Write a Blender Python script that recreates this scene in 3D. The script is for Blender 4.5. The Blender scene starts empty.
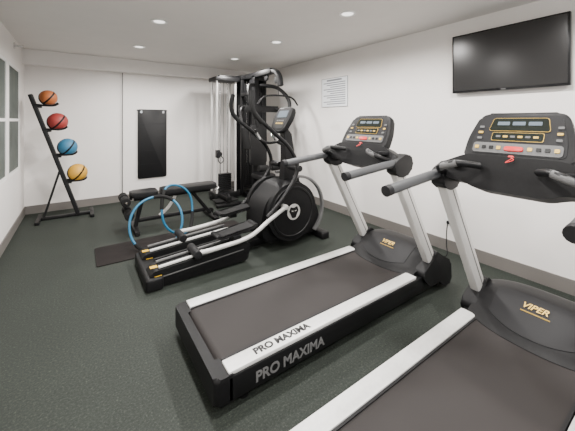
import bpy, bmesh, math, random
from mathutils import Vector, Matrix
random.seed(3)
V=Vector
X=V((1,0,0));Y=V((0,1,0));Z=V((0,0,1))
# ------------------------------------------------------------ materials
def mat(name,col,rough=.5,metal=0,emit=0,noise=None,bump=0,spec=.5,coat=0):
    m=bpy.data.materials.new(name);m.use_nodes=True
    nt=m.node_tree;b=nt.nodes['Principled BSDF']
    b.inputs['Base Color'].default_value=(*col,1)
    b.inputs['Roughness'].default_value=rough
    b.inputs['Metallic'].default_value=metal
    b.inputs['Specular IOR Level'].default_value=spec
    b.inputs['Coat Weight'].default_value=coat
    if emit:
        b.inputs['Emission Color'].default_value=(*col,1);b.inputs['Emission Strength'].default_value=emit
    if noise:
        sc,amt=noise
        tc=nt.nodes.new('ShaderNodeTexCoord');n=nt.nodes.new('ShaderNodeTexNoise')
        n.inputs['Scale'].default_value=sc;n.inputs['Detail'].default_value=4
        nt.links.new(tc.outputs['Object'],n.inputs['Vector'])
        r=nt.nodes.new('ShaderNodeValToRGB')
        r.color_ramp.elements[0].position=.35;r.color_ramp.elements[1].position=.65
        r.color_ramp.elements[0].color=(*[c*(1-amt) for c in col],1)
        r.color_ramp.elements[1].color=(*[min(1,c*(1+amt)) for c in col],1)
        nt.links.new(n.outputs['Fac'],r.inputs['Fac']);nt.links.new(r.outputs['Color'],b.inputs['Base Color'])
        if bump:
            bp=nt.nodes.new('ShaderNodeBump');bp.inputs['Strength'].default_value=bump;bp.inputs['Distance'].default_value=.002
            nt.links.new(n.outputs['Fac'],bp.inputs['Height']);nt.links.new(bp.outputs['Normal'],b.inputs['Normal'])
    return m
M={}
M['wall']=mat('wall_paint',(.80,.77,.74),.8,noise=(3,.012))
M['ceil']=mat('ceiling_paint',(.72,.695,.665),.9,noise=(5,.012))
M['base']=mat('vinyl_baseboard',(.16,.148,.137),.55,spec=.3)
M['white']=mat('white_frame',(.82,.82,.8),.45)
M['pane']=mat('window_pane',(.085,.10,.09),.55,noise=(2,.3),spec=.15)
M['black']=mat('black_plastic',(.007,.007,.0075),.48,noise=(60,.15),spec=.2)
M['blackg']=mat('gloss_black',(.008,.008,.009),.25,spec=.3)
M['satin']=mat('satin_black_steel',(.006,.006,.0065),.42,spec=.28)
M['dgrey']=mat('dark_grey_plastic',(.012,.012,.013),.5,spec=.2)
M['grey']=mat('handrail_grey',(.065,.067,.07),.4,spec=.35)
M['mgrey']=mat('mid_grey',(.11,.11,.11),.45,spec=.3)
M['silver']=mat('silver_paint',(.58,.57,.55),.35,.25)
M['rail']=mat('aluminium_rail',(.72,.72,.70),.4,.15,noise=(40,.04))
M['chrome']=mat('chrome',(.7,.7,.7),.18,1)
M['belt']=mat('running_belt',(.024,.0208,.020),.62,noise=(400,.25),bump=.3,spec=.22)
M['vinyl']=mat('black_vinyl',(.008,.008,.0085),.45,noise=(120,.2),spec=.3)
M['foam']=mat('foam_black',(.010,.010,.010),.8,spec=.2)
M['mat']=mat('mat_rubber',(.016,.0135,.013),.8,noise=(150,.2),spec=.15)
M['gold']=mat('gold_print',(.55,.36,.07),.4,.2)
M['red']=mat('red_plastic',(.60,.015,.015),.4)
M['blue']=mat('blue_rubber',(.015,.14,.26),.45)
M['yellow']=mat('yellow_label',(.7,.43,.02),.5)
M['txtw']=mat('grey_print',(.13,.13,.13),.5)
M['paper']=mat('paper',(.78,.80,.82),.6)
M['ink']=mat('ink',(.20,.21,.23),.6)
M['screen']=mat('tv_screen',(.020,.0195,.0195),.22,spec=.35)
M['lcd']=mat('lcd',(.012,.015,.012),.2,spec=.3)
M['lcdb']=mat('lcd_blue_grey',(.10,.13,.16),.3)
M['lamp']=mat('lamp_disc',(1,.97,.93),.5,emit=2.0)
M['b_or']=mat('ball_orange',(.40,.115,.03),.55)
M['b_re']=mat('ball_red',(.30,.035,.03),.55)
M['b_bl']=mat('ball_blue',(.03,.15,.26),.55)
M['b_ye']=mat('ball_yellow',(.58,.31,.03),.55)
m=mat('rubber_floor',(.03,.035,.03),.7,spec=.28);nt=m.node_tree;b=nt.nodes['Principled BSDF']
tc=nt.nodes.new('ShaderNodeTexCoord')
n1=nt.nodes.new('ShaderNodeTexNoise');n1.inputs['Scale'].default_value=85;n1.inputs['Detail'].default_value=6;n1.inputs['Roughness'].default_value=.8
r1=nt.nodes.new('ShaderNodeValToRGB');e=r1.color_ramp.elements
e[0].position=.38;e[0].color=(.0145,.0190,.0155,1);e[1].position=.57;e[1].color=(.032,.039,.032,1)
e2=e.new(.70);e2.color=(.10,.115,.095,1)
n2=nt.nodes.new('ShaderNodeTexNoise');n2.inputs['Scale'].default_value=2.2;n2.inputs['Detail'].default_value=3
mx=nt.nodes.new('ShaderNodeMix');mx.data_type='RGBA';mx.blend_type='MULTIPLY';mx.inputs[0].default_value=.3
for n in (n1,n2): nt.links.new(tc.outputs['Object'],n.inputs['Vector'])
nt.links.new(n1.outputs['Fac'],r1.inputs['Fac']);nt.links.new(r1.outputs['Color'],mx.inputs[6]);nt.links.new(n2.outputs['Fac'],mx.inputs[7])
nt.links.new(mx.outputs[2],b.inputs['Base Color'])
bp=nt.nodes.new('ShaderNodeBump');bp.inputs['Strength'].default_value=.35;bp.inputs['Distance'].default_value=.003
nt.links.new(n1.outputs['Fac'],bp.inputs['Height']);nt.links.new(bp.outputs['Normal'],b.inputs['Normal'])
M['floor']=m
# ------------------------------------------------------------ helpers
def root(name,loc=(0,0,0),rz=0):
    o=bpy.data.objects.new(name,None);o.location=loc;o.rotation_euler=(0,0,rz);o.empty_display_size=.1
    bpy.context.collection.objects.link(o);return o
def finish(name,bm,mt,par=None,smooth=35):
    bmesh.ops.recalc_face_normals(bm,faces=bm.faces)
    me=bpy.data.meshes.new(name);bm.to_mesh(me);bm.free()
    me.materials.append(M[mt] if isinstance(mt,str) else mt)
    o=bpy.data.objects.new(name,me);bpy.context.collection.objects.link(o)
    if smooth:
        for p in me.polygons:p.use_smooth=True
        try: me.set_sharp_from_angle(angle=math.radians(smooth))
        except Exception: pass
    if par:o.parent=par
    return o
def box(name,lo,hi,mt,par=None,bev=0,seg=2):
    bm=bmesh.new()
    bmesh.ops.create_cube(bm,size=1)
    for v in bm.verts: v.co=V([(lo[i]+hi[i])/2+v.co[i]*(hi[i]-lo[i]) for i in range(3)])
    if bev: bmesh.ops.bevel(bm,geom=bm.edges[:],offset=bev,segments=seg,profile=.5,affect='EDGES')
    return finish(name,bm,mt,par)
def rp(pts,r,n=5):
    out=[];N=len(pts)
    for i in range(N):
        p=V(pts[i]);a=V(pts[i-1])-p;c=V(pts[(i+1)%N])-p
        rr=min(r,a.length*.48,c.length*.48)
        p0=p+a.normalized()*rr;p1=p+c.normalized()*rr
        for k in range(n+1):
            t=k/n;out.append(tuple(p0*(1-t)**2+p*2*t*(1-t)+p1*t*t))
    return out
def rr(w,h,r,cx=0,cy=0,n=5):
    return rp([(cx-w/2,cy-h/2),(cx+w/2,cy-h/2),(cx+w/2,cy+h/2),(cx-w/2,cy+h/2)],r,n)
def prism(name,poly,t,o,U,W,mt,par=None,bev=0,seg=2):
    U=V(U).normalized();W=V(W).normalized();N=U.cross(W);o=V(o)
    bm=bmesh.new();n=len(poly)
    a=[bm.verts.new(o+U*p[0]+W*p[1]-N*t/2) for p in poly]
    c=[bm.verts.new(o+U*p[0]+W*p[1]+N*t/2) for p in poly]
    f1=bm.faces.new(a[::-1]);f2=bm.faces.new(c)
    for i in range(n): bm.faces.new([a[i],a[(i+1)%n],c[(i+1)%n],c[i]])
    if bev: bmesh.ops.bevel(bm,geom=list(f1.edges)+list(f2.edges),offset=bev,segments=seg,profile=.5,affect='EDGES')
    return finish(name,bm,mt,par)
def catmull(pts,n=8,closed=False):
    P=[V(p) for p in pts];out=[];N=len(P)
    rng=range(N) if closed else range(N-1)
    for i in rng:
        if closed: p0,p1,p2,p3=P[i-1],P[i],P[(i+1)%N],P[(i+2)%N]
        else: p0=P[max(i-1,0)];p1=P[i];p2=P[i+1];p3=P[min(i+2,N-1)]
        for k in range(n):
            t=k/n
            out.append(.5*((2*p1)+(-p0+p2)*t+(2*p0-5*p1+4*p2-p3)*t*t+(-p0+3*p1-3*p2+p3)*t**3))
    if not closed: out.append(P[-1])
    return out
def tube(name,pts,r,mt,par=None,smooth=True,closed=False,seg=14,sec=None,n=8):
    P=catmull(pts,n,closed) if smooth and len(pts)>2 else [V(p) for p in pts]
    bm=bmesh.new();rings=[];N=len(P);up=None
    for i,p in enumerate(P):
        if closed: t=(P[(i+1)%N]-P[i-1])
        else: t=P[min(i+1,N-1)]-P[max(i-1,0)]
        t.normalize()
        if up is None: up=Y if abs(t.dot(Y))<.9 else X
        s=up-t*up.dot(t);s.normalize();up=s;q=t.cross(s)
        if sec:
            sh=rr(sec[0],sec[1],min(sec)*.25,n=2)
            rings.append([bm.verts.new(p+s*c[0]+q*c[1]) for c in sh])
        else:
            rings.append([bm.verts.new(p+(s*math.cos(2*math.pi*k/seg)+q*math.sin(2*math.pi*k/seg))*r) for k in range(seg)])
    K=len(rings[0])
    for i in range(N if closed else N-1):
        a=rings[i];c=rings[(i+1)%N]
        for k in range(K): bm.faces.new([a[k],a[(k+1)%K],c[(k+1)%K],c[k]])
    if not closed: bm.faces.new(rings[0]);bm.faces.new(rings[-1][::-1])
    return finish(name,bm,mt,par)
def cyl(name,a,b_,r,mt,par=None,seg=24,bev=0):
    a=V(a);b_=V(b_);t=(b_-a).normalized();s=(Z if abs(t.dot(Z))<.9 else X).cross(t).normalized();q=t.cross(s)
    bm=bmesh.new()
    A=[bm.verts.new(a+(s*math.cos(2*math.pi*k/seg)+q*math.sin(2*math.pi*k/seg))*r) for k in range(seg)]
    B=[bm.verts.new(v.co+(b_-a)) for v in A]
    f1=bm.faces.new(A[::-1]);f2=bm.faces.new(B)
    for k in range(seg): bm.faces.new([A[k],A[(k+1)%seg],B[(k+1)%seg],B[k]])
    if bev: bmesh.ops.bevel(bm,geom=list(f1.edges)+list(f2.edges),offset=bev,segments=3,profile=.5,affect='EDGES')
    return finish(name,bm,mt,par)
def ball(name,c,r,mt,par=None,sc=(1,1,1)):
    bm=bmesh.new();bmesh.ops.create_uvsphere(bm,u_segments=32,v_segments=20,radius=r)
    for v in bm.verts: v.co=V((v.co.x*sc[0],v.co.y*sc[1],v.co.z*sc[2]))+V(c)
    return finish(name,bm,mt,par,smooth=180)
def hfield(name,xf,yf,zf,zb,mt,par,nx=20,ny=24):
    bm=bmesh.new();g=[]
    for i in range(nx+1):
        row=[]
        for j in range(ny+1):
            u=i/nx;v=j/ny;x,y=xf(u,v),yf(u,v);row.append(bm.verts.new((x,y,zf(u,v))))
        g.append(row)
    for i in range(nx):
        for j in range(ny): bm.faces.new([g[i][j],g[i+1][j],g[i+1][j+1],g[i][j+1]])
    bd=[g[i][0] for i in range(nx+1)]+[g[nx][j] for j in range(1,ny+1)]+[g[i][ny] for i in range(nx-1,-1,-1)]+[g[0][j] for j in range(ny-1,0,-1)]
    lo=[bm.verts.new((v.co.x,v.co.y,min(zb,v.co.z-.005))) for v in bd];n=len(bd)
    for i in range(n): bm.faces.new([bd[i],bd[(i+1)%n],lo[(i+1)%n],lo[i]])
    bm.faces.new(lo)
    return finish(name,bm,mt,par,smooth=50)
def text(name,body,size,o,U,W,mt,par=None,shear=0,align='LEFT',bold=0):
    U=V(U).normalized();W=V(W).normalized();N=U.cross(W)
    c=bpy.data.curves.new(name,'FONT');c.body=body;c.size=size;c.extrude=.0008;c.shear=shear;c.align_x=align;c.offset=bold
    ob=bpy.data.objects.new(name+'_tmp',c);bpy.context.collection.objects.link(ob)
    dg=bpy.context.evaluated_depsgraph_get();me=bpy.data.meshes.new_from_object(ob.evaluated_get(dg))
    bpy.data.objects.remove(ob)
    mt4=Matrix(((U.x,W.x,N.x,o[0]),(U.y,W.y,N.y,o[1]),(U.z,W.z,N.z,o[2]),(0,0,0,1)))
    me.transform(mt4);me.materials.clear();me.materials.append(M[mt])
    ob=bpy.data.objects.new(name,me);bpy.context.collection.objects.link(ob)
    if par: ob.parent=par
    return ob
# ------------------------------------------------------------ room
XL,XR,YB,YF,H=-.71,3.37,6.10,-2.2,2.52
T=.12
box('floor',(XL-T,YF,-.1),(XR+T,YB+T+.1,0),'floor')
box('ceiling',(XL-T,YF,H),(XR+T,YB+T+.1,H+.1),'ceil')
box('wall_right',(XR,YF,0),(XR+T,YB+T,H),'wall')
wb=root('wall_back')
box('left_bay',(XL,YB,0),(.62,YB+T,H),'wall',wb)
box('right_bay',(.62,YB-.035,0),(XR,YB+T,H),'wall',wb)
box('header',(XL,YB-.20,2.30),(XR,YB+.01,H),'wall',wb)
box('bay_shade_strip',(.612,YB-.037,.125),(.622,YB,2.30),'mgrey')  # grey strip stands in for the shade line where the bays step
wl=root('wall_left')
wins=[(4.88,5.66),(3.95,4.76),(2.4,3.83)]
Z0,Z1=.76,2.17
box('sill_part',(XL-T,YF,0),(XL,YB+T,Z0),'wall',wl)
box('head_part',(XL-T,YF,Z1),(XL,YB+T,H),'wall',wl)
ys=[YF]+[q for w in sorted(wins) for q in w]+[YB+T]
for i in range(0,len(ys),2): box('pier_%d'%(i//2),(XL-T,ys[i],Z0),(XL,ys[i+1],Z1),'wall',wl)
for i,(a,c) in enumerate(wins):
    w=root('window_%d'%(i+1))
    x0,x1=XL-.03,XL-.002
    box('pane',(x0-.02,a+.02,Z0+.02),(x0+.018,c-.02,Z1-.02),'pane',w)
    box('frame_bottom',(x0,a,Z0),(x1,c,Z0+.04),'white',w)
    box('frame_top',(x0,a,Z1-.04),(x1,c,Z1),'white',w)
    box('stile_a',(x0,a,Z0+.04),(x1,a+.03,Z1-.04),'white',w)
    box('stile_b',(x0,c-.03,Z0+.04),(x1,c,Z1-.04),'white',w)
    box('meeting_rail',(x0,a+.03,1.44),(x1,c-.03,1.475),'white',w)
box('baseboard_right',(XR-.012,YF,0),(XR,YB-.035,.125),'base')
box('baseboard_left',(XL,YF,0),(XL+.012,YB,.125),'base')
bb=root('baseboard_back')
box('left_run',(XL,YB-.012,0),(.62,YB,.125),'base',bb)
box('right_run',(.61,YB-.047,0),(XR,YB-.035,.125),'base',bb)
wf=root('wall_front_fill_opening')  # unseen wall with invented wide opening, lets world fill in behind camera
box('left_part',(XL,YF-T,0),(XL+.3,YF,H),'wall',wf)
box('right_part',(XR-.3,YF-T,0),(XR,YF,H),'wall',wf)
box('lintel',(XL+.3,YF-T,2.4),(XR-.3,YF,H),'wall',wf)
for i,(x,y) in enumerate([(a,c) for a in (.70,2.2) for c in (-.6,.78,2.13,3.45,4.8)]):
    r=root('recessed_downlight',(x,y,H))
    bm=bmesh.new()
    prof=[(.085,0),(.085,-.008),(.062,-.008),(.055,.0)]
    n=28;R=[[bm.verts.new((p[0]*math.cos(2*math.pi*k/n),p[0]*math.sin(2*math.pi*k/n),p[1])) for p in prof] for k in range(n)]
    for k in range(n):
        for q in range(3): bm.faces.new([R[k][q],R[(k+1)%n][q],R[(k+1)%n][q+1],R[k][q+1]])
    finish('trim_ring',bm,'white',r)
    cyl('lens',(0,0,-.004),(0,0,-.001),.056,'lamp',r)
    l=bpy.data.lights.new('downlight_bulb','SPOT');l.energy=165;l.spot_size=math.radians(172);l.spot_blend=.5
    l.shadow_soft_size=.09;l.color=(1,.965,.93)
    lo=bpy.data.objects.new('bulb',l);lo.location=(0,0,-.03);lo.parent=r;bpy.context.collection.objects.link(lo)
s=root('fire_sprinkler',(XL,5.2,2.42))
cyl('escutcheon',(0,0,0),(.012,0,0),.04,'chrome',s)
cyl('body',(.01,0,0),(.09,0,0),.014,'chrome',s)
prism('deflector',rr(.07,.03,.008),.005,(.092,0,.0),Y,Z,'chrome',s)
# ------------------------------------------------------------ television
tv=root('television',(XR,1.18,2.045))
box('wall_mount',(-.035,-.2,-.15),(0,.2,.15),'satin',tv)
box('cabinet',(-.070,-.475,-.305),(-.03,.475,.305),'blackg',tv,bev=.006)
box('screen_panel',(-.072,-.458,-.283),(-.067,.458,.290),'screen',tv)
box('stand_logo',(-.073,-.02,-.299),(-.069,.02,-.290),'mgrey',tv)
ps=root('wall_notice',(XR,3.55,1.905))
box('sheet',(-.008,-.30,-.235),(0,.30,.235),'paper',ps)
for k in range(11):
    z=.155-.034*k
    box('line_%d'%k,(-.0115,-.25,z-.007),(-.007,.25-(k%3)*.08,z+.007),'ink',ps)
box('heading',(-.0115,-.17,.185),(-.007,.17,.212),'ink',ps)
for nm,a_,b_ in (('edge_top',(-.30,.229),(.30,.235)),('edge_bottom',(-.30,-.235),(.30,-.229)),('edge_side',(-.30,-.235),(-.294,.235)),('edge_far',(.294,-.235),(.30,.235))):
    box(nm,(-.011,a_[0],a_[1]),(-.006,b_[0],b_[1]),'mgrey',ps)
o=root('power_outlet',(XR,1.72,.35));box('plate',(-.008,-.04,-.06),(0,.04,.06),'white',o,bev=.003)
box('plug',(-.04,-.015,-.04),(-.008,.015,-.01),'black',o,bev=.004)
tube('power_cord',[(-.035,0,-.025),(-.06,0,-.12),(-.10,-.02,-.25),(-.18,-.06,-.33),(-.35,-.02,-.34),(-.50,.0,-.335),(-.60,.02,-.3)],.005,'black',o)
# ------------------------------------------------------------ treadmill
def treadmill(loc,name):
    r=root(name,loc)
    hw=.375;hh=.360
    prism('rear_cap',rp([(-.02,-hw),(.10,-hw),(.10,-.262),(.03,-.262),(.03,.262),(.10,.262),(.10,hw),(-.02,hw)],.028),.135,(0,0,.1225),X,Y,'black',r,bev=.02,seg=4)
    for sgn,nm in ((-1,'near'),(1,'far')):
        ya,yb=(sgn*.262,sgn*hw)
        lo,hi=min(ya,yb),max(ya,yb)
        box('side_beam_'+nm,(.05,lo,.055),(2.0,hi,.180),'satin',r,bev=.008)
        box('foot_rail_'+nm,(.055,lo+.008,.178),(1.66,hi-.012,.200),'rail',r,bev=.005)
        box('rail_inner_trim_'+nm,(.06,(sgn*.262)-.006,.17),(1.66,(sgn*.262)+.006,.196),'dgrey',r)
        cyl('rear_foot_'+nm,(.16,sgn*.31,0),(.16,sgn*.31,.07),.03,'black',r)
        cyl('front_wheel_'+nm,(2.02,sgn*.28,.045),(2.02,sgn*.33,.045),.045,'black',r,bev=.006)
        prism('upright_boot_'+nm,rp([(1.72,.17),(1.72,.22),(1.86,.29),(1.90,.36),(1.99,.30),(2.14,.22),(2.15,.03),(2.03,.02),(1.95,.09),(1.80,.09)],.03),.095,(0,sgn*.350,0),X,Z,'black',r,bev=.014,seg=3)
        tube('upright_'+nm,[(1.945,sgn*.350,.15),(1.43,sgn*.350,1.06)],0,'silver',r,smooth=False,sec=(.06,.105))
        tube('upright_groove_'+nm,[(1.93,sgn*.350-.0305,.20),(1.45,sgn*.350-.0305,1.045)],0,'mgrey',r,smooth=False,sec=(.002,.008))
        tube('handrail_'+nm,[(1.50,sgn*hh,1.115),(1.35,sgn*hh,1.125),(1.15,sgn*hh,1.11),(.88,sgn*hh,1.085)],.028,'grey',r)
        tube('handrail_cap_'+nm,[(.895,sgn*hh,1.087),(.86,sgn*hh,1.083)],.0295,'dgrey',r,smooth=False)
        prism('shoulder_'+nm,rp([(1.33,1.08),(1.36,1.15),(1.50,1.20),(1.58,1.15),(1.54,1.04),(1.42,1.02)],.03),.085,(0,sgn*.355,0),X,Z,'black',r,bev=.015,seg=3)
        tube('pulse_grip_'+nm,[(1.38,sgn*.33,1.14),(1.27,sgn*.30,1.18),(1.27,sgn*.21,1.215),(1.37,sgn*.13,1.20)],.018,'satin',r)
        tube('pulse_sensor_'+nm,[(1.285,sgn*.305,1.174),(1.255,sgn*.265,1.195),(1.27,sgn*.205,1.215)],.0195,'mgrey',r)
    pts=[]
    for k in range(9):
        a=math.pi/2+math.pi*k/8
        pts.append((.075+.045*math.cos(a),.145+.045*math.sin(a)))
    pts=[(1.72,.19)]+pts+[(1.72,.10)]
    prism('running_belt',pts,.515,(0,0,0),X,Z,'belt',r)
    box('chassis',(.2,-.26,.06),(2.0,.26,.098),'satin',r)
    def xf(u,v):
        t=abs(2*v-1);xs=1.57+.10*t**2.5-.0;return xs+(2.14-.05*t**3-xs)*u
    def zf(u,v):
        t=abs(2*v-1)
        a=min(1,u/.62);a=a*a*(3-2*a)
        e=1-.55*max(0,(u-.72)/.28)**2
        return .205+.150*a*e*(1-.35*t**3)-.012*(1 if u==0 else 0)
    hfield('motor_hood',xf,lambda u,v:(v-.5)*.66,zf,.06,'black',r)
    def xf2(u,v):
        t=abs(2*v-1);xs=1.63+.08*t**2.2;return xs+(1.88-.0*t-xs)*u
    def zf2(u,v):
        t=abs((v-.5)*.44/.33);x=xf2(u,v);x0=1.57+.10*t**2.5;x1=2.14-.05*t**3
        return zf((x-x0)/(x1-x0),.5+t/2)+.004
    hfield('hood_plate',xf2,lambda u,v:(v-.5)*.44,zf2,.20,'dgrey',r,12,14)
    dx=.10;dz=zf((1.84-1.57)/.57,.5)-zf((1.74-1.57)/.57,.5)
    text('hood_lettering','VIPER',.052,(1.785,.072,zf((1.785-1.57)/.57,.5)+.010),(0,-1,0),(dx,0,dz+.004),'gold',r,shear=.3,bold=.001)
    box('hood_underline',(1.767,-.07,zf((1.77-1.57)/.57,.5)+.002),(1.772,.07,zf((1.77-1.57)/.57,.5)+.007),'gold',r)
    text('rail_lettering','PRO MAXIMA',.062,(.22,-.339,.2005),X,Y,'satin',r,bold=.0026)
    text('side_lettering','PRO MAXIMA',.078,(.20,-.3755,.085),X,Z,'txtw',r,bold=.0022)
    up=V((.50,0,.866)).normalized();L=V((0,-1,0));N=L.cross(up)
    c=V((1.50,0,1.345))
    def at(a,b_,n=0): return c+L*a+up*b_+N*n
    out=rp([(-.245,-.15),(.245,-.15),(.240,.0),(.195,.165),(-.195,.165),(-.240,.0)],.045,6)
    prism('console_shell',out,.06,at(0,0,-.02),L,up,'black',r,bev=.014,seg=4)
    prism('console_face',rp([(-.215,-.10),(.215,-.10),(.210,.0),(.175,.145),(-.175,.145),(-.210,.0)],.03,5),.004,at(0,0,.0105),L,up,'dgrey',r)
    prism('display_bezel',rp([(-.14,.045),(.14,.045),(.125,.128),(-.125,.128)],.015),.004,at(0,0,.013),L,up,'gold',r)
    prism('display_glass',rp([(-.1375,.0475),(.1375,.0475),(.123,.1255),(-.123,.1255)],.013),.004,at(0,0,.0145),L,up,'lcd',r)
    for k in range(3): prism('display_window_%d'%k,rr(.058,.022,.004),.002,at(-.072+.072*k,.092,.0168),L,up,'lcdb',r)
    prism('display_lower_bezel',rr(.235,.052,.01),.004,at(0,.010,.013),L,up,'gold',r)
    prism('display_lower',rr(.230,.047,.009),.004,at(0,.010,.0145),L,up,'lcd',r)
    for k in range(6): prism('lower_button_%d'%k,rr(.022,.012,.003),.003,at(-.085+.034*k,.010,.0168),L,up,'gold' if k%2 else 'mgrey',r)
    for s_ in (-1,1):
        for k in range(4): prism('side_button_%d_%d'%(s_,k),rr(.024,.014,.005),.005,at(s_*.178,.07-.036*k,.014),L,up,'mgrey' if k!=1 else 'gold',r)
    prism('key_strip',rr(.40,.062,.018),.006,at(0,-.062,.014),L,up,'mgrey',r)
    prism('stop_button',rr(.085,.026,.01),.014,at(0,-.066,.018),L,up,'red',r,bev=.003)
    for k in range(4):
        for s_ in (-1,1): prism('speed_key_%d_%d'%(s_,k),rr(.020,.02,.004),.004,at(s_*(.07+.036*k),-.062,.019),L,up,'gold' if k in(0,3) else 'satin',r)
    prof=rp([(-.375,.00),(-.365,-.075),(-.22,-.085),(-.15,-.115),(.15,-.115),(.22,-.085),(.365,-.075),(.375,.0),(.22,.075),(-.22,.075)],.04,5)
    up2=V((.30,0,.95)).normalized()
    prism('console_hub',prof,.14,V((1.455,0,1.165)),L,up2,'black',r,bev=.03,seg=4)
    for s_ in (-1,1):
        cyl('cup_holder_%d'%s_,(1.385,s_*.265,1.19),(1.385,s_*.265,1.207),.040,'dgrey',r)
        cyl('cup_well_%d'%s_,(1.385,s_*.265,1.20),(1.385,s_*.265,1.209),.032,'satin',r)
    prism('safety_clip',rr(.025,.018,.006),.02,at(0,-.118,.02),L,up,'red',r)
    tube('safety_cord',[at(0,-.12,.03),at(.02,-.14,.045),at(-.01,-.16,.05),at(.01,-.13,.04)],.002,'red',r)
    return r
treadmill((.55,1.755,0),'treadmill')
treadmill((.44,.63,0),'treadmill')
# ------------------------------------------------------------ elliptical
def elliptical(loc):
    r=root('elliptical_trainer',loc)
    box('rear_stabiliser',(-.01,-.33,.0),(.13,.33,.11),'black',r,bev=.02,seg=3)
    box('front_stabiliser',(1.95,-.30,.0),(2.07,.30,.085),'black',r,bev=.02,seg=3)
    box('spine_beam',(.1,-.05,.03),(2.0,.05,.10),'satin',r,bev=.008)
    cx,cz=1.54,.41
    for s_,nm in ((-1,'near'),(1,'far')):
        y=s_*.20
        prism('ramp_body_'+nm,rp([(.04,.01),(.02,.12),(.06,.155),(.92,.215),(.98,.18),(.95,.03)],.02),.19,(0,y,0),X,Z,'black',r,bev=.01)
        for q in (-.06,.06):
            tube('ramp_rail_%s_%d'%(nm,q*100),[(.10,y+q,.172),(.92,y+q,.230)],0,'mgrey' if q>0 else 'rail',r,smooth=False,sec=(.028,.018))
        prism('ramp_side_trim_'+nm,[(.10,.090),(.90,.140),(.90,.15),(.10,.10)],.196,(0,y,0),X,Z,'mgrey',r)
        prism('warning_label_'+nm,rr(.06,.05,.004),.002,(.07,y,.157),X,Y,'yellow',r)
        box('side_label_'+nm,(.06,y-.0975,.090),(.12,y-.0955,.115),'yellow',r)
        an=2.6 if s_<0 else 5.7
        cr=V((cx+.17*math.cos(an),0,cz+.17*math.sin(an)))
        ya=s_*.325
        tube('pedal_arm_'+nm,[(.42,ya,.235),(.60,ya,.235),(.95,ya,.27),(1.2,ya,.34 if s_>0 else .40),(cr.x,ya,cr.z)],.022,'silver',r)
        cyl('roller_'+nm,(.42,s_*.12,.225),(.42,s_*.35,.225),.038,'dgrey',r,bev=.006)
        px=.66 if s_<0 else .86;pz=.285 if s_<0 else .36
        prism('pedal_'+nm,rp([(0,0),(.40,.05),(.41,.09),(.37,.09),(.36,.075),(.03,.03),(-.03,.05),(-.05,.03)],.012),.17,(px,s_*.21,pz),X,Z,'black',r,bev=.008)
        box('pedal_bracket_'+nm,(px+.12,min(s_*.21,ya),pz-.05),(px+.2,max(s_*.21,ya),pz+.02),'satin',r)
        yd=s_*.24
        cyl('crank_disc_'+nm,(cx,yd-.03,cz),(cx,yd+.03,cz),.330,'black',r,seg=56,bev=.018)
        of=yd+s_*.031
        bm=bmesh.new();n=56
        pf=[(.262,0),(.268,.007),(.285,.007),(.291,0)]
        R=[[bm.verts.new((cx+p[0]*math.cos(2*math.pi*k/n),of+s_*p[1],cz+p[0]*math.sin(2*math.pi*k/n))) for p in pf] for k in range(n)]
        for k in range(n):
            for q in range(3): bm.faces.new([R[k][q],R[(k+1)%n][q],R[(k+1)%n][q+1],R[k][q+1]])
        finish('disc_ring_'+nm,bm,'satin',r)
        cyl('hub_badge_'+nm,(cx,of-.005,cz),(cx,of+s_*.008,cz),.090,'silver',r,seg=36,bev=.003)
        pp=V((cx,of+s_*.009,cz))
        prism('hub_emblem_'+nm,rp([(-.065,.01),(-.045,.06),(.0,.045),(.045,.06),(.065,.01),(.045,-.02),(.025,-.068),(-.025,-.068),(-.045,-.02)],.012),.006,pp,X,Z,'satin',r)
        for e_ in (-1,1): prism('emblem_eye_%s_%d'%(nm,e_),[(-.012,0),(.012,.006),(.012,.014),(-.012,.010)] if e_>0 else [(.012,0),(-.012,.006),(-.012,.014),(.012,.010)],.003,pp+V((e_*.022,s_*.004,.005)),X,Z,'silver',r)
        cyl('crank_pin_'+nm,(cr.x,of,cr.z),(cr.x,ya+s_*.02,cr.z),.028,'silver',r,bev=.004)
        yg=s_*.20
        arc=[(cx+.10+.39*math.cos(math.radians(a)),yg,cz-.01+.39*math.sin(math.radians(a))) for a in range(-48,100,12)]
        tube('front_guard_'+nm,arc,0,'mgrey',r,sec=(.05,.03),n=3)
        tube('moving_arm_'+nm,[(1.18,s_*.30,.42),(1.40,s_*.30,.62),(1.58,s_*.29,.88),(1.50,s_*.27,1.12),(1.28,s_*.26,1.32),(1.10,s_*.27,1.46)],.023,'satin',r)
        tube('moving_grip_'+nm,[(1.13,s_*.27,1.43),(1.04,s_*.27,1.53),(1.01,s_*.26,1.64),(1.03,s_*.24,1.76)],.026,'foam',r)
        cyl('arm_pivot_'+nm,(1.60,s_*.10,.90),(1.60,s_*.32,.90),.035,'satin',r,bev=.004)
        tube('fixed_bar_'+nm,[(1.58,s_*.06,1.20),(1.48,s_*.16,1.17),(1.36,s_*.19,1.22),(1.30,s_*.19,1.34)],.016,'foam',r)
        tube('fixed_sensor_'+nm,[(1.36,s_*.19,1.22),(1.31,s_*.19,1.30)],.019,'chrome',r,smooth=False)
    prism('drive_housing',rp([(1.16,.30),(1.22,.53),(1.42,.71),(1.66,.75),(1.86,.60),(2.0,.30),(1.98,.08),(1.22,.08)],.08),.36,(0,0,0),X,Z,'black',r,bev=.03,seg=4)
    prism('mast',rp([(1.55,.68),(1.80,.64),(1.72,1.0),(1.66,1.32),(1.57,1.34),(1.58,1.0)],.03),.11,(0,0,0),X,Z,'black',r,bev=.02,seg=3)
    up=V((.45,0,.89)).normalized();L=V((0,-1,0));N=L.cross(up);c=V((1.58,0,1.46))
    at=lambda a,b_,n=0:c+L*a+up*b_+N*n
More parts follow.
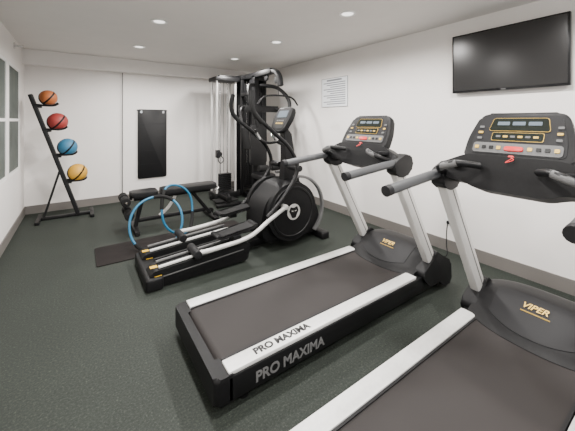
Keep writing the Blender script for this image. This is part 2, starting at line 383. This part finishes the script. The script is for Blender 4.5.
    prism('console_shell',rp([(-.13,-.17),(.13,-.17),(.18,.02),(.15,.16),(-.15,.16),(-.18,.02)],.05),.06,at(0,0),L,up,'black',r,bev=.015,seg=3)
    prism('console_face',rp([(-.10,-.13),(.10,-.13),(.15,.02),(.125,.135),(-.125,.135),(-.15,.02)],.03),.004,at(0,0,.031),L,up,'dgrey',r)
    prism('console_display',rr(.20,.09,.012,0,.06),.004,at(0,0,.034),L,up,'lcdb',r)
    for k in range(4):
        for q in range(2): prism('console_key_%d%d'%(k,q),rr(.028,.018,.004),.004,at(-.06+.04*k,-.03-.035*q,.034),L,up,'gold' if q else 'mgrey',r)
    return r
elliptical((.46,3.05,0))
# ------------------------------------------------------------ medicine ball rack
def ballrack():
    r=root('medicine_ball_rack',(0,5.60,0))
    A=V((-.03,0,.03));B=V((-.59,0,1.82))
    for s_ in (-1,1):
        tube('rail_%d'%s_,[A+Y*s_*.05,B+Y*s_*.05],0,'satin',r,smooth=False,sec=(.022,.05))
    for k in range(9):
        p=A.lerp(B,.06+k*.11);cyl('rung_%d'%k,p-Y*.05,p+Y*.05,.012,'satin',r)
    box('foot_bar_long',(-.50,-.03,.0),(.16,.03,.045),'satin',r,bev=.006)
    box('foot_bar_left',(-.52,-.24,.0),(-.47,.24,.045),'satin',r,bev=.006)
    box('foot_bar_right',(.12,-.24,.0),(.17,.24,.045),'satin',r,bev=.006)
    tube('brace',[(-.44,0,.03),(-.25,0,.72)],0,'satin',r,smooth=False,sec=(.03,.03))
    cols=['b_or','b_re','b_bl','b_ye'];cz=[1.78,1.43,1.05,.655]
    for i,(m_,z) in enumerate(zip(cols,cz)):
        rad=[.112,.130,.128,.132][i]
        t=(z-.03-.12)/1.79;p=A.lerp(B,t);c=V((p.x+.150,0,z))
        ball('ball_%d'%i,c,rad,m_,r)
        for ax,ee in enumerate((V((.35,-.9,.25)).normalized(),V((.75,.25,-.6)).normalized())):
            n=40;bm=bmesh.new();wd=.018 if ax==0 else .012
            pf=[(-wd,math.sqrt(rad**2-wd**2)*.995),(-wd*.8,rad*1.008),(wd*.8,rad*1.008),(wd,math.sqrt(rad**2-wd**2)*.995)]
            s=Z.cross(ee).normalized();q=ee.cross(s)
            R=[[bm.verts.new(c+ee*a_+(s*math.cos(2*math.pi*k/n)+q*math.sin(2*math.pi*k/n))*rho) for a_,rho in pf] for k in range(n)]
            for k in range(n):
                for w in range(3): bm.faces.new([R[k][w],R[(k+1)%n][w],R[(k+1)%n][w+1],R[k][w+1]])
            finish('ball_band_%d_%d'%(i,ax),bm,'black',r)
        for s_ in (-1,1):
            tube('cradle_arm_%d_%d'%(i,s_),[(p.x,s_*.05,z-.10),(c.x-.04,s_*.075,z-.112),(c.x+.07,s_*.08,z-.106),(c.x+.12,s_*.08,z-.072)],.013,'satin',r)
        box('cradle_plate_%d'%i,(p.x-.02,-.06,z-.147),(p.x+.08,.06,z-.112),'satin',r,bev=.004)
    return r
ballrack()
# ------------------------------------------------------------ hanging mat on back wall
hm=root('hanging_exercise_mat',(1.105,YB-.035,1.02))
prism('mat_pad',rr(.50,1.27,.03),.02,(0,-.022,-.0),X,Z,'vinyl',hm,bev=.006)
for k in range(1,5): box('fold_line_%d'%k,(-.245,-.0335,-.625+k*.25-.003),(.245,-.0315,-.625+k*.25+.003),'satin',hm)
box('hanger_rail',(-.26,-.022,.605),(.26,0,.63),'dgrey',hm,bev=.003)
for s_ in (-1,1):
    cyl('hook_%d'%s_,(s_*.19,-.05,.605),(s_*.19,0,.605),.012,'chrome',hm)
    cyl('eyelet_%d'%s_,(s_*.19,-.036,.585),(s_*.19,-.03,.585),.02,'chrome',hm)
fm=root('floor_mat');prism('pad',rr(1.70,.52,.02,.98,3.76),.010,(0,0,.005),X,Y,'mat',fm,bev=.003)
# ------------------------------------------------------------ bench
def bench():
    r=root('adjustable_weight_bench',(.50,4.42,0))
    prism('back_pad',rr(.78,.27,.06,.80,0),.07,(0,0,.475),X,Y,'vinyl',r,bev=.018,seg=3)
    prism('seat_pad',rp([(.03,-.11),(.36,-.135),(.36,.135),(.03,.11)],.05),.07,(0,0,.475),X,Y,'vinyl',r,bev=.018,seg=3)
    box('top_rail',(.08,-.035,.39),(1.12,.035,.44),'satin',r,bev=.005)
    tube('front_leg',[(.18,0,.40),(.10,0,.05)],0,'satin',r,smooth=False,sec=(.06,.05))
    tube('rear_leg',[(.85,0,.40),(1.12,0,.05)],0,'satin',r,smooth=False,sec=(.06,.05))
    tube('lower_rail',[(.12,0,.12),(1.08,0,.12)],0,'satin',r,smooth=False,sec=(.05,.05))
    tube('ladder_arc',[(.40,0,.14),(.52,.0,.24),(.62,0,.40)],0,'silver',r,sec=(.03,.04))
    box('front_foot',(.06,-.26,.0),(.12,.26,.05),'satin',r,bev=.006)
    box('rear_foot',(1.09,-.28,.0),(1.15,.28,.05),'satin',r,bev=.006)
    for s_ in (-1,1):
        cyl('foot_cap_front_%d'%s_,(.09,s_*.25,.026),(.09,s_*.28,.026),.026,'foam',r)
        cyl('wheel_%d'%s_,(1.17,s_*.10,.045),(1.17,s_*.14,.045),.045,'foam',r)
        cyl('ankle_roller_%d'%s_,(-.03,s_*.03,.42),(-.03,s_*.20,.42),.055,'foam',r,bev=.01)
        cyl('shin_roller_%d'%s_,(.01,s_*.03,.24),(.01,s_*.20,.24),.055,'foam',r,bev=.01)
    tube('leg_hold_post',[(.06,0,.42),(-.03,0,.42),(-.01,0,.22)],0,'satin',r,smooth=False,sec=(.035,.035))
    cyl('ankle_axle',(-.03,-.21,.42),(-.03,.21,.42),.012,'chrome',r)
    cyl('shin_axle',(.01,-.21,.24),(.01,.21,.24),.012,'chrome',r)
    tube('carry_handle',[(1.16,-.05,.40),(1.24,-.05,.42),(1.24,.05,.42),(1.16,.05,.40)],.012,'chrome',r)
bench()
def ring(loc,rad,nrm,sq=1.0,rot=0):
    r=root('resistance_ring',loc)
    nrm=V(nrm).normalized();s=Z.cross(nrm).normalized();q=nrm.cross(s)
    pt=lambda a:(s*math.cos(a)*rad+q*math.sin(a)*rad*sq)+nrm*.02*math.sin(3*a)
    n=40;tube('hoop',[pt(2*math.pi*k/n) for k in range(n)],.014,'blue',r,closed=True,n=2)
    for a0 in (.9+rot,3.9+rot):
        tube('handle_sleeve_%d'%(a0*10),[pt(a0+k*.12) for k in range(8)],.021,'foam',r,n=2)
ring((.72,3.70,.275),.28,(-.25,-.86,.50),1.1)
ring((1.02,3.93,.33),.27,(.55,-.80,.35),1.15,1.2)
# ------------------------------------------------------------ multi gym
def gym():
    r=root('multi_station_gym',(0,0,0))
    bx=lambda n,a,b_,m_='satin',bev=.006:box(n,a,b_,m_,r,bev=bev)
    bx('base_back',(1.95,5.28,0),(3.05,5.36,.08));bx('base_long',(2.56,4.15,0),(2.64,5.30,.08))
    bx('base_front',(2.25,4.15,0),(2.95,4.22,.07));bx('base_side',(2.02,4.75,0),(2.10,5.30,.08))
    bx('foot_plate',(1.85,4.70,0),(2.30,4.80,.05));bx('foot_tread',(1.88,4.82,.05),(2.28,5.05,.075),'foam')
    for i,(x,y) in enumerate([(2.02,5.42),(2.38,5.42),(2.02,5.16),(2.38,5.16)]):
        cyl('column_post_%d'%i,(x,y,.08),(x,y,2.20),.020,'silver',r)
    bx('column_cap',(1.98,5.10,2.17),(2.44,5.48,2.24));bx('column_base',(1.98,5.10,.04),(2.44,5.48,.14))
    for i,x in enumerate((2.13,2.27)): cyl('guide_rod_%d'%i,(x,5.29,.14),(x,5.29,2.18),.010,'chrome',r)
    for k in range(9): bx('stack_plate_%d'%k,(2.07,5.23,.16+k*.034),(2.33,5.35,.19+k*.034),'satin',.003)
    cyl('column_cable',(2.20,5.29,.5),(2.20,5.29,2.17),.004,'satin',r)
    bx('cable_carriage',(2.00,5.11,.78),(2.06,5.20,.92));cyl('carriage_pulley',(2.03,5.06,.85),(2.03,5.09,.85),.05,'dgrey',r)
    bx('stack_shroud_back',(2.50,5.38,.10),(3.00,5.41,2.22),'satin')
    bx('stack_shroud_side',(2.985,5.12,.10),(3.00,5.40,2.22),'satin')
    for i,(x,y) in enumerate([(2.50,5.12),(2.98,5.12),(2.50,5.40),(2.98,5.40)]): bx('shroud_post_%d'%i,(x-.03,y-.025,.08),(x+.03,y+.025,2.28))
    for k in range(7): bx('shroud_slat_%d'%k,(2.54+k*.062,5.105,.25),(2.58+k*.062,5.125,2.15),'dgrey',.003)
    for k in range(14): bx('main_plate_%d'%k,(2.56,5.18,.14+k*.036),(2.92,5.34,.172+k*.036),'satin',.003)
    for i,x in enumerate((2.66,2.82)): cyl('main_rod_%d'%i,(x,5.26,.14),(x,5.26,2.22),.010,'chrome',r)
    bx('shroud_cap',(2.46,5.08,2.22),(3.02,5.44,2.30))
    bx('front_mast',(2.55,4.74,.06),(2.65,4.84,2.26));bx('top_boom',(2.55,4.20,2.22),(2.65,5.20,2.31))
    bx('top_cross',(2.10,5.24,2.22),(2.60,5.32,2.29))
    tube('boom_curve',[(2.60,4.24,2.265),(2.60,4.10,2.24),(2.60,4.00,2.14),(2.60,3.96,2.0)],0,'satin',r,sec=(.08,.08))
    for i,(y,z) in enumerate([(4.08,2.10),(4.40,2.18),(4.95,2.18)]): cyl('pulley_%d'%i,(2.585,y,z),(2.615,y,z),.055,'dgrey',r,bev=.004)
    cyl('lat_cable',(2.60,4.02,2.05),(2.60,4.02,1.86),.004,'satin',r)
    tube('lat_bar',[(2.22,4.02,1.70),(2.34,4.02,1.82),(2.60,4.02,1.85),(2.86,4.02,1.82),(2.98,4.02,1.70)],.014,'satin',r)
    prism('seat_pad',rr(.32,.36,.06,2.60,4.50),.07,(0,0,.50),X,Y,'vinyl',r,bev=.02,seg=3)
    tube('seat_post',[(2.60,4.48,.08),(2.60,4.48,.48)],0,'satin',r,smooth=False,sec=(.06,.06))
    prism('back_pad',rr(.32,.72,.06,2.60,1.02),.07,(0,4.69,0),X,Z,'vinyl',r,bev=.02,seg=3)
    bx('arm_crosshead',(2.22,4.62,1.60),(2.98,4.71,1.71))
    for s_ in (-1,1):
        tube('pec_arm_%d'%s_,[(2.60+s_*.30,4.66,1.68),(2.60+s_*.40,4.56,1.60),(2.60+s_*.42,4.44,1.35),(2.60+s_*.36,4.36,1.05)],.033,'satin',r)
        cyl('pec_pad_%d'%s_,(2.60+s_*.37,4.37,.98),(2.60+s_*.40,4.42,1.34),.06,'foam',r,bev=.015)
        tube('press_arm_%d'%s_,[(2.60+s_*.06,4.72,2.08),(2.60+s_*.28,4.50,2.03),(2.60+s_*.38,4.28,1.80),(2.60+s_*.32,4.20,1.50)],.032,'satin',r)
        cyl('press_grip_%d'%s_,(2.60+s_*.32,4.20,1.52),(2.60+s_*.28,4.19,1.34),.026,'foam',r)
        cyl('knee_roller_%d'%s_,(2.60+s_*.04,4.30,.66),(2.60+s_*.20,4.30,.66),.055,'foam',r,bev=.01)
        cyl('leg_roller_%d'%s_,(2.60+s_*.04,4.22,.30),(2.60+s_*.20,4.22,.30),.055,'foam',r,bev=.01)
        bx('shroud_diag_%d'%s_,(2.60+s_*.12-.02,4.80,1.9),(2.60+s_*.12+.02,5.12,1.96))
    tube('leg_dev',[(2.60,4.34,.52),(2.60,4.26,.45),(2.60,4.22,.28)],0,'satin',r,sec=(.05,.05))
    tube('knee_post',[(2.60,4.34,.50),(2.60,4.30,.68)],0,'satin',r,smooth=False,sec=(.04,.04))
    bx('low_row_arm',(2.02,4.70,.10),(2.10,5.12,.16));cyl('low_pulley',(2.045,4.76,.16),(2.075,4.76,.16),.05,'dgrey',r)
    tube('strap_handle',[(2.03,5.03,.85),(1.98,5.0,.76),(2.03,5.0,.70),(2.08,5.0,.76),(2.03,5.03,.84)],.008,'foam',r)
gym()
# ------------------------------------------------------------ camera & world
f=300.0;yaw=math.atan(207/300.)
cam=bpy.data.cameras.new('camera');co=bpy.data.objects.new('camera',cam);bpy.context.collection.objects.link(co)
cam.sensor_width=36;cam.lens=f/575*36;cam.shift_y=-(215.5-120.5)/575;cam.clip_start=.02
co.location=(0,0,1.45);co.rotation_euler=(math.pi/2,0,-yaw)
bpy.context.scene.camera=co
w=bpy.data.worlds.new('world');w.use_nodes=True;bpy.context.scene.world=w
w.node_tree.nodes['Background'].inputs[0].default_value=(.97,.98,1,1)
w.node_tree.nodes['Background'].inputs[1].default_value=2.0  # bright even fill added through the open front, no seen source
